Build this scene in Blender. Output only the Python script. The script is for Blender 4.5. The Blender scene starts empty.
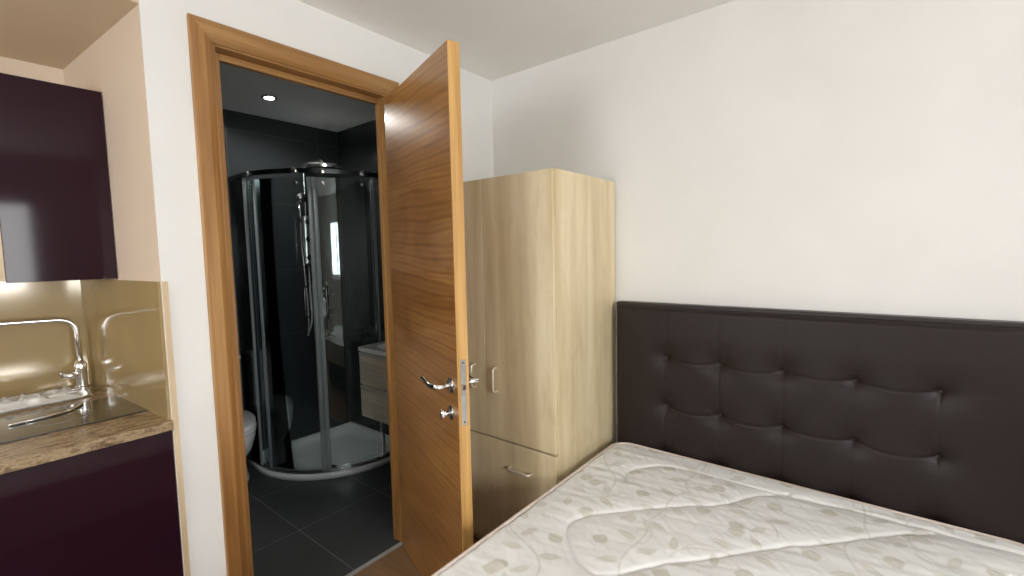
import bpy, bmesh, math, random
import numpy as np
from mathutils import Vector, Matrix
PI = math.pi
random.seed(7)
S = bpy.context.scene
C = S.collection

# ------------------------------------------------------------------ camera
CAM_H = 1.333
cd = bpy.data.cameras.new('camera'); cam = bpy.data.objects.new('camera', cd); C.objects.link(cam)
cd.sensor_width = 36; cd.lens = 36 * 463.05 / 1024; cd.clip_start = 0.02
R = [[0.62703737, 0.07280583, -0.77557942], [-0.77869690, 0.03131153, -0.62661848], [-0.02133690, 0.99685450, 0.07632717]]
m = Matrix(R).to_4x4(); m.translation = (0, 0, CAM_H); cam.matrix_world = m
S.camera = cam

# ------------------------------------------------------------------ world, exposure
S.view_settings.view_transform = 'Standard'; S.view_settings.look = 'None'
S.view_settings.gamma = 1; S.view_settings.use_curve_mapping = False
S.view_settings.exposure = -0.12
w = bpy.data.worlds.new('sky'); S.world = w; w.use_nodes = True
bg = w.node_tree.nodes['Background']; bg.inputs[0].default_value = (0.80, 0.90, 1.0, 1); bg.inputs[1].default_value = 4.0

def area(name, loc, rot, sx, sy, power, col=(1, 1, 1), portal=False, spread=PI):
    l = bpy.data.lights.new(name, 'AREA'); l.shape = 'RECTANGLE'; l.size = sx; l.size_y = sy
    l.energy = power; l.color = col; l.spread = spread
    if portal: l.cycles.is_portal = True
    o = bpy.data.objects.new(name, l); C.objects.link(o); o.location = loc; o.rotation_euler = rot
    return o
# daylight entering by the window behind the camera
area('window_portal', (-0.15, -1.80, 1.45), (PI / 2, 0, 0), 1.5, 0.9, 1, portal=True)
area('window_daylight', (-0.15, -1.98, 1.45), (PI / 2, 0, 0), 1.5, 0.9, 66, (1.0, 0.995, 0.98))
area('added_side_window_portal', (-2.40, 0.95, 1.5), (0, -PI / 2, 0), 1.0, 1.1, 1, portal=True)  # portal for the added, unseen window on the left
area('added_side_window_fill', (-2.58, 0.95, 1.5), (0, -PI / 2, 0), 1.0, 1.1, 38, (1.0, 0.99, 0.97))  # side fill, added behind the unseen left window opening

def ceiling_spot(name, loc, power, size=2.4, col=(1, 0.9, 0.78), rad=0.04):
    l = bpy.data.lights.new(name, 'SPOT'); l.energy = power; l.color = col
    l.spot_size = size; l.spot_blend = 0.6; l.shadow_soft_size = rad
    o = bpy.data.objects.new(name, l); C.objects.link(o); o.location = loc
    return o

# ------------------------------------------------------------------ material helpers
def newmat(name):
    m = bpy.data.materials.new(name); m.use_nodes = True
    nt = m.node_tree; b = nt.nodes['Principled BSDF']
    return m, nt, b
def srgb(r, g, b):
    f = lambda c: (c / 255 / 12.92) if c / 255 <= 0.04045 else ((c / 255 + 0.055) / 1.055) ** 2.4
    return (f(r), f(g), f(b), 1)
def coords(nt, scale=(1, 1, 1), rot=(0, 0, 0), which='Object'):
    tc = nt.nodes.new('ShaderNodeTexCoord'); mp = nt.nodes.new('ShaderNodeMapping')
    mp.inputs['Scale'].default_value = scale; mp.inputs['Rotation'].default_value = rot
    nt.links.new(tc.outputs[which], mp.inputs[0]); return mp.outputs[0]
def noise(nt, vec, scale, detail=3, rough=0.5, dist=0.0):
    n = nt.nodes.new('ShaderNodeTexNoise'); n.inputs['Scale'].default_value = scale
    n.inputs['Detail'].default_value = detail; n.inputs['Roughness'].default_value = rough
    n.inputs['Distortion'].default_value = dist
    nt.links.new(vec, n.inputs['Vector']); return n.outputs['Fac']
def ramp(nt, fac, stops):
    r = nt.nodes.new('ShaderNodeValToRGB'); e = r.color_ramp.elements
    while len(e) < len(stops): e.new(0.5)
    for i, (p, c) in enumerate(stops): e[i].position = p; e[i].color = c
    nt.links.new(fac, r.inputs[0]); return r.outputs[0]
def mixc(nt, fac, a, b, mode='MIX'):
    x = nt.nodes.new('ShaderNodeMix'); x.data_type = 'RGBA'; x.blend_type = mode
    for k, v in ((0, fac), (6, a), (7, b)):
        if hasattr(v, 'is_linked') or hasattr(v, 'links'): nt.links.new(v, x.inputs[k])
        else: x.inputs[k].default_value = v
    return x.outputs[2]
def bump(nt, b, h, strength=0.1, dist=0.01):
    n = nt.nodes.new('ShaderNodeBump'); n.inputs['Strength'].default_value = strength
    n.inputs['Distance'].default_value = dist
    nt.links.new(h, n.inputs['Height']); nt.links.new(n.outputs[0], b.inputs['Normal'])
def paint(name, col, rough=0.6, bstr=0.08, bscale=180, var=0.03):
    m, nt, b = newmat(name); b.inputs['Roughness'].default_value = rough
    v = coords(nt); n = noise(nt, v, 2.5, 4)
    lo = tuple(c * (1 - var) for c in col[:3]) + (1,); hi = tuple(min(1, c * (1 + var)) for c in col[:3]) + (1,)
    nt.links.new(ramp(nt, n, [(0.3, lo), (0.7, hi)]), b.inputs['Base Color'])
    bump(nt, b, noise(nt, v, bscale, 3), bstr, 0.004)
    return m
def plain(name, col, rough=0.4, metal=0.0, coat=0.0, ns=30, var=0.05, bstr=0.0):
    m, nt, b = newmat(name); b.inputs['Metallic'].default_value = metal
    v = coords(nt); n = noise(nt, v, ns, 3)
    lo = tuple(c * (1 - var) for c in col[:3]) + (1,); hi = tuple(min(1, c * (1 + var)) for c in col[:3]) + (1,)
    nt.links.new(ramp(nt, n, [(0.35, lo), (0.65, hi)]), b.inputs['Base Color'])
    b.inputs['Roughness'].default_value = rough; b.inputs['Coat Weight'].default_value = coat
    b.inputs['Coat Roughness'].default_value = 0.05
    if bstr: bump(nt, b, n, bstr, 0.003)
    return m
def wood(name, c1, c2, c3, grain='z', rough=0.35, fine=70, coat=0.0, long=2.0):
    m, nt, b = newmat(name)
    sc = {'z': (fine, fine, long), 'x': (long, fine, fine), 'y': (fine, long, fine)}[grain]
    sc2 = tuple(s * 0.18 if s == fine else s * 0.6 for s in sc)
    n1 = noise(nt, coords(nt, sc), 1, 5, 0.6, 0.3); n2 = noise(nt, coords(nt, sc2), 1, 3, 0.5, 1.2)
    base = ramp(nt, n2, [(0.3, c1), (0.55, c2), (0.75, c3)])
    st = ramp(nt, n1, [(0.3, (0.78, 0.74, 0.70, 1)), (0.6, (1, 1, 1, 1))])
    nt.links.new(mixc(nt, 1.0, base, st, 'MULTIPLY'), b.inputs['Base Color'])
    b.inputs['Roughness'].default_value = rough; b.inputs['Coat Weight'].default_value = coat
    bump(nt, b, n1, 0.08, 0.002)
    return m

M = {}
M['white_wall'] = paint('white_wall_paint', (0.81, 0.805, 0.775), 0.6)
M['grey_wall'] = paint('warm_white_wall_paint', (0.785, 0.77, 0.74), 0.6)
M['ceiling'] = paint('ceiling_paint', (0.89, 0.87, 0.84), 0.7)
M['peach'] = paint('warm_bounce_tinted_wall_paint', (0.70, 0.575, 0.455), 0.6)  # peach tone holds warm bounced light put into the wall colour
M['oak_z'] = wood('honey_oak_vertical', srgb(140, 98, 52), srgb(168, 122, 70), srgb(182, 138, 84), 'z', 0.35, 80, 0.15)
M['oak_x'] = wood('honey_oak_horizontal', srgb(138, 98, 52), srgb(164, 122, 72), srgb(180, 138, 86), 'x', 0.35, 80, 0.15)
M['lipping'] = wood('pale_oak_lipping', srgb(194, 148, 84), srgb(212, 166, 100), srgb(222, 180, 118), 'z', 0.4, 60)
# door veneer: grain runs across the door with wavy figure
m, nt, b = newmat('oak_door_veneer'); M['veneer'] = m
v = coords(nt, (1.6, 1, 7.0), (0, -0.16, 0)); wv = nt.nodes.new('ShaderNodeTexWave'); wv.bands_direction = 'Z'
wv.inputs['Scale'].default_value = 1.05; wv.inputs['Distortion'].default_value = 9.0
wv.inputs['Detail'].default_value = 3; wv.inputs['Detail Scale'].default_value = 0.6
nt.links.new(v, wv.inputs['Vector'])
v2 = coords(nt, (5, 5, 130), (0, -0.12, 0)); n2 = noise(nt, v2, 1, 4, 0.6, 0.6)
n3 = noise(nt, coords(nt, (1.2, 1, 3.2)), 1.4, 3, 0.5, 1.0)
base = ramp(nt, n3, [(0.3, srgb(146, 100, 52)), (0.7, srgb(182, 134, 78))])
st = ramp(nt, wv.outputs['Fac'], [(0.0, (0.74, 0.69, 0.62, 1)), (0.25, (0.95, 0.94, 0.92, 1)), (0.6, (1, 1, 1, 1)), (1.0, (0.88, 0.86, 0.83, 1))])
st2 = ramp(nt, n2, [(0.35, (0.86, 0.84, 0.80, 1)), (0.6, (1, 1, 1, 1))])
nt.links.new(mixc(nt, 1.0, mixc(nt, 1.0, base, st, 'MULTIPLY'), st2, 'MULTIPLY'), b.inputs['Base Color'])
b.inputs['Roughness'].default_value = 0.3; b.inputs['Coat Weight'].default_value = 0.15; bump(nt, b, n2, 0.05, 0.002)
# pale maple laminate
m, nt, b = newmat('pale_maple_laminate'); M['maple'] = m
nA = noise(nt, coords(nt, (13, 13, 0.9)), 1, 2, 0.5, 0.2); nB = noise(nt, coords(nt, (90, 90, 5)), 1, 4, 0.6, 0.4)
nC = noise(nt, coords(nt, (16, 16, 4.5)), 1, 4, 0.6, 0.9)
base = ramp(nt, nA, [(0.3, srgb(212, 192, 152)), (0.5, srgb(226, 209, 172)), (0.7, srgb(238, 224, 192))])
s1 = ramp(nt, nB, [(0.3, (0.97, 0.96, 0.94, 1)), (0.6, (1, 1, 1, 1))])
s2 = ramp(nt, nC, [(0.28, (0.90, 0.87, 0.82, 1)), (0.50, (1, 1, 1, 1)), (0.72, (0.96, 0.94, 0.90, 1))])
nt.links.new(mixc(nt, 1.0, mixc(nt, 1.0, base, s1, 'MULTIPLY'), s2, 'MULTIPLY'), b.inputs['Base Color'])
b.inputs['Roughness'].default_value = 0.38
M['leather'] = plain('dark_brown_leather', srgb(34, 25, 23), 0.44, 0, 0, 260, 0.15, 0.25)
M['leather'].node_tree.nodes['Principled BSDF'].inputs['Specular IOR Level'].default_value = 0.3
M['leather_edge'] = plain('dark_leather_piping', srgb(38, 32, 31), 0.4, 0, 0, 200, 0.1, 0.2)
M['chrome'] = plain('polished_chrome', (0.86, 0.86, 0.86), 0.2, 1.0, 0, 10, 0.02)
M['satin'] = plain('satin_steel', (0.62, 0.62, 0.60), 0.3, 1.0, 0, 60, 0.05)
M['dark_chrome'] = plain('dark_metal_rail', (0.10, 0.105, 0.11), 0.25, 1.0, 0, 10, 0.05)  # dark metal for rail, door pulls, drain cover and screws
M['cream_metal'] = plain('pale_nickel_handle', (0.80, 0.74, 0.62), 0.35, 0.5, 0, 20, 0.03)
M['plum'] = plain('plum_gloss_laminate', srgb(40, 18, 28), 0.07, 0, 0.0, 4, 0.04)
M['plum'].node_tree.nodes['Principled BSDF'].inputs['Specular IOR Level'].default_value = 0.2
M['cream'] = plain('cream_carcase', srgb(226, 212, 186), 0.45)
M['trim_cream'] = wood('cream_edge_strip', srgb(205, 178, 138), srgb(214, 192, 158), srgb(224, 204, 172), 'z', 0.45, 40)
M['splash'] = plain('gold_gloss_splashback', srgb(160, 138, 96), 0.11, 0.1, 0.3, 3, 0.05)
M['splash'].node_tree.nodes['Principled BSDF'].inputs['IOR'].default_value = 1.8
M['hob'] = plain('black_hob_glass', (0.030, 0.027, 0.024), 0.10, 0, 0.8, 5, 0.05)
M['hob_line'] = plain('grey_hob_marking', (0.25, 0.25, 0.25), 0.3)
m, nt, b = newmat('mottled_brown_worktop'); M['worktop'] = m
n1 = noise(nt, coords(nt, (18, 50, 50), (0, 0, 0.5)), 1, 5, 0.65, 0.8); n2 = noise(nt, coords(nt), 160, 3, 0.6)
c = ramp(nt, n1, [(0.25, srgb(78, 62, 44)), (0.42, srgb(128, 104, 76)), (0.55, srgb(176, 154, 120)), (0.7, srgb(118, 96, 68)), (0.85, srgb(204, 188, 156))])
nt.links.new(mixc(nt, 1.0, c, ramp(nt, n2, [(0.35, (0.72, 0.68, 0.62, 1)), (0.6, (1, 1, 1, 1))]), 'MULTIPLY'), b.inputs['Base Color'])
b.inputs['Roughness'].default_value = 0.25
M['floor'] = wood('brown_laminate_floor', srgb(120, 92, 62), srgb(146, 114, 80), srgb(160, 128, 92), 'y', 0.4, 50)
# large dark tiles (grout lines are part of the surface)
def tiles(name, col, grout, size, off, rough, wall=None):
    m, nt, b = newmat(name)
    tc = nt.nodes.new('ShaderNodeTexCoord'); mp = nt.nodes.new('ShaderNodeMapping')
    mp.inputs['Location'].default_value = off
    if wall == 'xz': mp.inputs['Rotation'].default_value = (PI / 2, 0, 0)
    if wall == 'yz': mp.inputs['Rotation'].default_value = (PI / 2, 0, PI / 2)
    nt.links.new(tc.outputs['Object'], mp.inputs[0])
    br = nt.nodes.new('ShaderNodeTexBrick'); br.offset = 0.0; br.inputs['Scale'].default_value = 1.0
    br.inputs['Brick Width'].default_value = size[0]; br.inputs['Row Height'].default_value = size[1]
    br.inputs['Mortar Size'].default_value = 0.0022; br.inputs['Mortar Smooth'].default_value = 0.2
    br.inputs['Color1'].default_value = col; br.inputs['Color2'].default_value = tuple(x * 1.12 for x in col[:3]) + (1,)
    br.inputs['Mortar'].default_value = grout
    nt.links.new(mp.outputs[0], br.inputs['Vector'])
    n = noise(nt, mp.outputs[0], 5, 4)
    nt.links.new(mixc(nt, 1.0, br.outputs['Color'], ramp(nt, n, [(0.3, (0.85, 0.85, 0.85, 1)), (0.7, (1, 1, 1, 1))]), 'MULTIPLY'), b.inputs['Base Color'])
    b.inputs['Roughness'].default_value = rough
    return m
M['bath_floor'] = tiles('dark_grey_floor_tile', (0.048, 0.052, 0.055, 1), (0.22, 0.22, 0.21, 1), (0.46, 0.48), (-0.10, -0.275, 0), 0.5)
M['bath_wall_b'] = tiles('black_gloss_wall_tile_back', (0.028, 0.032, 0.034, 1), (0.06, 0.065, 0.068, 1), (0.60, 0.45), (0.0, -0.10, 0), 0.12, 'xz')
M['bath_wall_r'] = tiles('black_gloss_wall_tile_side', (0.028, 0.032, 0.034, 1), (0.06, 0.065, 0.068, 1), (0.60, 0.45), (0.0, -0.10, 0), 0.12, 'yz')
M['bath_ceiling'] = paint('white_bathroom_ceiling', (0.82, 0.86, 0.88), 0.5)
M['acrylic'] = plain('white_shower_acrylic', (0.60, 0.64, 0.645), 0.2, 0, 0.3)
M['ceramic'] = plain('white_ceramic', (0.80, 0.82, 0.84), 0.12, 0, 0.6, 5, 0.01)
M['vanity'] = wood('pale_grey_oak_vanity', srgb(196, 190, 170), srgb(214, 208, 188), srgb(226, 220, 202), 'y', 0.45, 60)
m, nt, b = newmat('shower_glass'); M['glass'] = m
nt.nodes.remove(b); out = nt.nodes['Material Output']
tr = nt.nodes.new('ShaderNodeBsdfTransparent'); tr.inputs[0].default_value = (0.90, 0.935, 0.93, 1)
gl = nt.nodes.new('ShaderNodeBsdfGlossy'); gl.inputs['Roughness'].default_value = 0.03; gl.inputs[0].default_value = (0.9, 1, 1, 1)
fr = nt.nodes.new('ShaderNodeFresnel'); fr.inputs[0].default_value = 1.5
mx = nt.nodes.new('ShaderNodeMixShader'); nt.links.new(fr.outputs[0], mx.inputs[0]); nt.links.new(tr.outputs[0], mx.inputs[1])
nt.links.new(gl.outputs[0], mx.inputs[2]); nt.links.new(mx.outputs[0], out.inputs[0])
m, nt, b = newmat('clear_seal_strip'); M['seal'] = m
b.inputs['Base Color'].default_value = (0.36, 0.40, 0.41, 1); b.inputs['Roughness'].default_value = 0.6; b.inputs['Alpha'].default_value = 0.5
m, nt, b = newmat('lit_lamp_glass'); M['lamp'] = m
b.inputs['Emission Color'].default_value = (1, 0.97, 0.92, 1); b.inputs['Emission Strength'].default_value = 12
M['grey_profile'] = plain('matt_grey_profile', (0.16, 0.175, 0.18), 0.5)
M['black'] = plain('black_plastic', (0.015, 0.015, 0.016), 0.4)
M['divan'] = plain('grey_brown_divan_fabric', (0.05, 0.04, 0.035), 0.9, 0, 0, 300, 0.3, 0.3)
M['piping'] = plain('pinkish_mattress_piping', srgb(218, 203, 192), 0.7)
M['upvc'] = plain('white_window_plastic', (0.8, 0.8, 0.8), 0.3)

# ------------------------------------------------------------------ mesh helpers
def link(name, bm, mats, parent=None, smooth=False, bevel=0.0, seg=2, auto=False):
    me = bpy.data.meshes.new(name); bmesh.ops.recalc_face_normals(bm, faces=bm.faces); bm.to_mesh(me); bm.free()
    o = bpy.data.objects.new(name, me); C.objects.link(o)
    for mm in (mats if isinstance(mats, (list, tuple)) else [mats]): me.materials.append(mm)
    if smooth or auto:
        for p in me.polygons: p.use_smooth = True
    if auto: me.set_sharp_from_angle(angle=math.radians(35))
    if bevel:
        b = o.modifiers.new('bevel', 'BEVEL'); b.width = bevel; b.segments = seg; b.limit_method = 'ANGLE'
    if parent: o.parent = parent
    return o
def box(bm, x0, x1, y0, y1, z0, z1, mat=0):
    vs = [bm.verts.new((x, y, z)) for x in (x0, x1) for y in (y0, y1) for z in (z0, z1)]
    fs = []
    for f in ((0, 1, 3, 2), (4, 6, 7, 5), (0, 4, 5, 1), (2, 3, 7, 6), (0, 2, 6, 4), (1, 5, 7, 3)):
        q = bm.faces.new([vs[i] for i in f]); q.material_index = mat; fs.append(q)
    return vs
def prism(bm, pts, z0, z1):
    a = [bm.verts.new((x, y, z0)) for x, y in pts]; b = [bm.verts.new((x, y, z1)) for x, y in pts]
    n = len(pts); bm.faces.new(a[::-1]); bm.faces.new(b)
    for i in range(n): bm.faces.new((a[i], a[(i + 1) % n], b[(i + 1) % n], b[i]))
def tube(bm, pts, r, seg=12, cap=True, rs=None, flat=None):
    P = [Vector(p) for p in pts]; rings = []; up = None
    for i, p in enumerate(P):
        t = (P[min(i + 1, len(P) - 1)] - P[max(i - 1, 0)]).normalized()
        if up is None:
            a = Vector((0, 0, 1)) if abs(t.z) < 0.9 else Vector((1, 0, 0)); up = (a - t * a.dot(t)).normalized()
        else: up = (up - t * up.dot(t)).normalized()
        sd = t.cross(up); rr = rs[i] if rs else r
        fl = flat or 1.0
        rings.append([bm.verts.new(p + (up * math.cos(k * 2 * PI / seg) * rr * fl + sd * math.sin(k * 2 * PI / seg) * rr)) for k in range(seg)])
    for a, b in zip(rings, rings[1:]):
        for k in range(seg): bm.faces.new((a[k], a[(k + 1) % seg], b[(k + 1) % seg], b[k]))
    if cap: bm.faces.new(rings[0][::-1]); bm.faces.new(rings[-1])
def arcpts(pts, rad, n=6):
    """round the corners of a polyline"""
    P = [Vector(p) for p in pts]; out = [P[0]]
    for a, b, c in zip(P, P[1:], P[2:]):
        u = (a - b).normalized(); v = (c - b).normalized()
        s = b + u * rad; e = b + v * rad
        for k in range(n + 1):
            t = k / n; out.append((s * (1 - t) ** 2) + (b * 2 * t * (1 - t)) + (e * t * t))
    out.append(P[-1]); return out
def lathe(bm, prof, seg=28, cx=0, cy=0, cz=0, sx=1, sy=1, axis='z'):
    rings = []
    for r, z in prof:
        ring = []
        for k in range(seg):
            a = 2 * PI * k / seg; p = (math.cos(a) * r * sx, math.sin(a) * r * sy, z)
            if axis == 'y': p = (p[0], p[2], p[1])
            if axis == 'x': p = (p[2], p[0], p[1])
            ring.append(bm.verts.new((p[0] + cx, p[1] + cy, p[2] + cz)))
        rings.append(ring)
    for a, b in zip(rings, rings[1:]):
        for k in range(seg): bm.faces.new((a[k], a[(k + 1) % seg], b[(k + 1) % seg], b[k]))
    bm.faces.new(rings[0][::-1]); bm.faces.new(rings[-1])
def tag(o, label=None, cat=None, group=None, kind=None):
    for k, v in (('label', label), ('category', cat), ('group', group), ('kind', kind)):
        if v: o[k] = v
    return o
def empty(name, loc=(0, 0, 0), rz=0, label=None, cat=None, group=None, kind=None):
    o = bpy.data.objects.new(name, None); C.objects.link(o); o.location = loc; o.rotation_euler = (0, 0, rz)
    o.empty_display_size = 0.05
    return tag(o, label, cat, group, kind)
def part(name, bm, mat, parent, **k):
    """bm is in world coordinates when the parent is unrotated: shift into the parent's space"""
    rot = False; q = parent
    while q: rot = rot or q.rotation_euler.z != 0; q = q.parent
    if parent and not rot:
        bmesh.ops.translate(bm, verts=bm.verts, vec=-(parent.matrix_basis.translation))
        p = parent.parent
        while p: bmesh.ops.translate(bm, verts=bm.verts, vec=-p.matrix_basis.translation); p = p.parent
    return link(name, bm, mat, parent, **k)
def B(): return bmesh.new()

# ------------------------------------------------------------------ room constants
YA, XB, ZC = 1.70, 1.967, 2.266
XL, YK = -2.40, 2.49            # left wall of bedroom, kitchen back wall
YN = -1.80                      # window wall
YBW = 3.25                      # bathroom back wall
ZK = 2.072                      # niche ceiling
NX0, NX1 = 0.421, 0.360         # slanted niche side wall
def struct(name, bm, mat, label, cat, **k): return tag(link(name, bm, mat, **k), label, cat, None, 'structure')

bm = B(); box(bm, XL - .1, XB + .1, YN - .1, YA, -0.05, 0.0); box(bm, XL - .1, NX0, YA, YK + .1, -0.05, 0.0)
struct('floor', bm, M['floor'], 'brown laminate bedroom floor in front of the doorway', 'floor')
bm = B(); box(bm, NX0 + .02, XB + .1, YA, YBW + .1, -0.05, 0.0)
struct('floor_bathroom', bm, M['bath_floor'], 'dark grey tiled bathroom floor', 'floor')
bm = B(); box(bm, XL - .1, XB + .1, YN - .1, YA + .06, ZC, ZC + .06)
struct('ceiling', bm, M['ceiling'], 'plain off-white bedroom ceiling', 'ceiling')
bm = B(); box(bm, XL - .1, NX0, YA, YK + .1, ZK, ZK + .06)
struct('ceiling_kitchen', bm, paint('warm_bounce_tinted_ceiling_paint', (.64, .52, .37), .7), 'low ceiling over the kitchenette, warm bounce tinted into its colour', 'ceiling')  # tan tone carries the warm bounced light in the ceiling colour
bm = B(); box(bm, NX0 + .02, XB + .1, YA + .06, YBW + .1, ZC, ZC + .06)
struct('ceiling_bathroom', bm, M['bath_ceiling'], 'dim bathroom ceiling with one small downlight', 'ceiling')
# wall with doorway and the kitchenette opening
bm = B()
box(bm, NX0, 0.575, YA, YA + .06, 0, ZC); box(bm, 0.575, 1.285, YA, YA + .06, 2.037, ZC)
box(bm, 1.285, XB, YA, YA + .06, 0, ZC); box(bm, XL, NX0, YA, YA + .10, ZK + .06, ZC)
struct('wall_door', bm, M['white_wall'], 'white wall around the bathroom doorway', 'wall')
bm = B(); box(bm, XB, XB + .1, YN - .1, YA + .06, 0, ZC)
struct('wall_right', bm, M['grey_wall'], 'warm white wall behind the headboard', 'wall')
VY0_, VY1_, VZ0_, VZ1_ = .40, 1.50, 1.0, 2.0
bm = B(); box(bm, XL - .1, XL, YN - .1, VY0_, 0, ZC); box(bm, XL - .1, XL, VY1_, YK + .1, 0, ZC)
box(bm, XL - .1, XL, VY0_, VY1_, 0, VZ0_); box(bm, XL - .1, XL, VY0_, VY1_, VZ1_, ZC)
struct('wall_left', bm, M['white_wall'], 'white wall at the far left of the room', 'wall')
WX0, WX1, WZ0, WZ1 = -0.90, 0.60, 1.0, 1.90
bm = B(); box(bm, XL, WX0, YN - .1, YN, 0, ZC); box(bm, WX1, XB, YN - .1, YN, 0, ZC)
box(bm, WX0, WX1, YN - .1, YN, 0, WZ0); box(bm, WX0, WX1, YN - .1, YN, WZ1, ZC)
struct('wall_window', bm, M['white_wall'], 'white wall with the window behind the viewer', 'wall')
# kitchenette walls
bm = B(); box(bm, XL, NX1 + .08, YK, YK + .1, 0, ZK)
struct('wall_kitchen_back', bm, M['peach'], 'wall behind the kitchenette, warm bounce tinted into its colour', 'wall')
bm = B(); prism(bm, [(NX0, YA + .0005), (NX0 + .06, YA + .0005), (NX0 + .06, YBW), (NX1, YBW), (NX1, YK)], 0, ZC)
struct('wall_kitchen_side', bm, M['peach'], 'side wall of the kitchenette recess, warm bounce tinted into its colour', 'wall')
# bathroom walls
bm = B(); box(bm, NX0 + .06, XB + .1, YBW, YBW + .1, 0, ZC)
struct('wall_bathroom_back', bm, M['bath_wall_b'], 'black tiled back wall of the bathroom', 'wall')
bm = B(); box(bm, XB, XB + .1, YA + .06, YBW, 0, ZC)
struct('wall_bathroom_right', bm, M['bath_wall_r'], 'black tiled right wall of the bathroom', 'wall')
bm = B(); box(bm, NX0 + .06, NX0 + .075, YA + .06, YBW, 0, ZC)
struct('wall_bathroom_left', bm, M['bath_wall_r'], 'black tiled left wall of the bathroom', 'wall')
# window behind the camera
wr = empty('window_1', (-0.15, YN - .05, WZ0), 0, 'white framed window behind the viewer', 'window', None, 'structure')
bm = B()
for a in ((WX0, WX1, WZ0, WZ0 + .05), (WX0, WX1, WZ1 - .05, WZ1), (WX0, WX0 + .05, WZ0 + .05, WZ1 - .05), (WX1 - .05, WX1, WZ0 + .05, WZ1 - .05), (-0.175, -0.125, WZ0 + .05, WZ1 - .05)):
    box(bm, a[0], a[1], YN - .08, YN - .03, a[2], a[3])
part('window_frame', bm, M['upvc'], wr)
bm = B(); box(bm, WX0 - .04, WX1 + .04, YN + .001, YN + .10, WZ0 - .025, WZ0 - .001)
tag(link('trim_1', bm, M['upvc'], bevel=.004), 'white window sill board', 'window sill', None, 'structure')
wr = empty('added_window_2', (XL - .05, .95, VZ0_), 0, 'white framed unseen window added in the left wall for side light', 'window', None, 'structure')  # unseen window, added to bring in light from the left
bm = B()
for a in ((VY0_, VY1_, VZ0_, VZ0_ + .05), (VY0_, VY1_, VZ1_ - .05, VZ1_), (VY0_, VY0_ + .05, VZ0_ + .05, VZ1_ - .05), (VY1_ - .05, VY1_, VZ0_ + .05, VZ1_ - .05), (.93, .97, VZ0_ + .05, VZ1_ - .05)):
    box(bm, XL - .08, XL - .03, a[0], a[1], a[2], a[3])
part('window_frame', bm, M['upvc'], wr)
# cream strip on the recess corner
bm = B(); box(bm, NX0 + .0012, NX0 + .015, YA - .006, YA - .0002, 0, 1.268)
tag(link('trim_2', bm, M['trim_cream']), 'cream edge strip at the kitchenette corner beside the doorway', 'edge strip', None, 'structure')
# metal threshold
bm = B(); box(bm, 0.613, 1.262, YA - .010, YA + .014, 0.0, 0.006)
tag(link('trim_3', bm, plain('pale_grey_threshold_metal', (.45, .44, .43), .4, .2), bevel=.002), 'pale metal threshold strip between laminate and dark tiles', 'threshold', None, 'structure')

# ------------------------------------------------------------------ door frame
def frame_profile_v(bm, xo, xi, z0, z1i, z1o):
    """architrave leg: outer x xo, inner x xi, mitred top"""
    y0, y1 = YA, YA - .018
    s = 1 if xi > xo else -1
    prof = [(xo, y0), (xo, y1 + .003), (xo + s * .004, y1), (xi - s * .022, y1), (xi - s * .012, y1 + .004), (xi, y1 + .010), (xi, y0)]
    a = [bm.verts.new((x, y, z0)) for x, y in prof]
    b = [bm.verts.new((x, y, z1o + (z1i - z1o) * abs(x - xo) / abs(xi - xo))) for x, y in prof]
    n = len(prof); bm.faces.new(a[::-1]); bm.faces.new(b)
    for i in range(n): bm.faces.new((a[i], a[(i + 1) % n], b[(i + 1) % n], b[i]))
XO0, XI0, XI1, XO1, ZI, ZO = 0.538, 0.600, 1.266, 1.328, 2.020, 2.085
fr = empty('trim_4', (0.93, YA, 0), 0, 'honey oak door frame around the dark bathroom doorway', 'door frame', None, 'structure')
bm = B(); frame_profile_v(bm, XO0, XI0, 0, ZI, ZO); part('architrave', bm, M['oak_z'], fr)
bm = B(); frame_profile_v(bm, XO1, XI1, 0, ZI, ZO); part('architrave', bm, M['oak_z'], fr)
bm = B(); y0, y1 = YA, YA - .018
prof = [(ZO, y0), (ZO, y1 + .003), (ZO - .004, y1), (ZI + .022, y1), (ZI + .012, y1 + .004), (ZI, y1 + .010), (ZI, y0)]
def xat(z, l): t = (ZO - z) / (ZO - ZI); return XO0 + (XI0 - XO0) * t if l else XO1 + (XI1 - XO1) * t
a = [bm.verts.new((xat(z, 1), y, z)) for z, y in prof]; b_ = [bm.verts.new((xat(z, 0), y, z)) for z, y in prof]
bm.faces.new(a[::-1]); bm.faces.new(b_)
for i in range(len(prof)): bm.faces.new((a[i], a[(i + 1) % len(prof)], b_[(i + 1) % len(prof)], b_[i]))
part('architrave', bm, M['oak_x'], fr)
LI = 0.612
for (x0, x1) in ((0.576, LI), (1.262, 1.284)):
    bm = B(); box(bm, x0, x1, YA - .002, YA + .066, 0, 2.036); part('jamb', bm, M['oak_z'], fr, bevel=.002)
bm = B(); box(bm, LI, 1.262, YA - .002, YA + .066, 2.014, 2.036); part('head_jamb', bm, M['oak_x'], fr, bevel=.002)
bm = B(); box(bm, LI, LI + .026, YA + .042, YA + .065, 0, 2.0135); part('door_stop', bm, M['oak_z'], fr, bevel=.003)
bm = B(); box(bm, 1.256, 1.262, YA + .042, YA + .065, 0, 2.0135); part('door_stop', bm, M['oak_z'], fr, bevel=.003)
bm = B(); box(bm, LI + .026, 1.256, YA + .042, YA + .065, 1.990, 2.0135); part('door_stop', bm, M['oak_x'], fr, bevel=.003)

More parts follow.
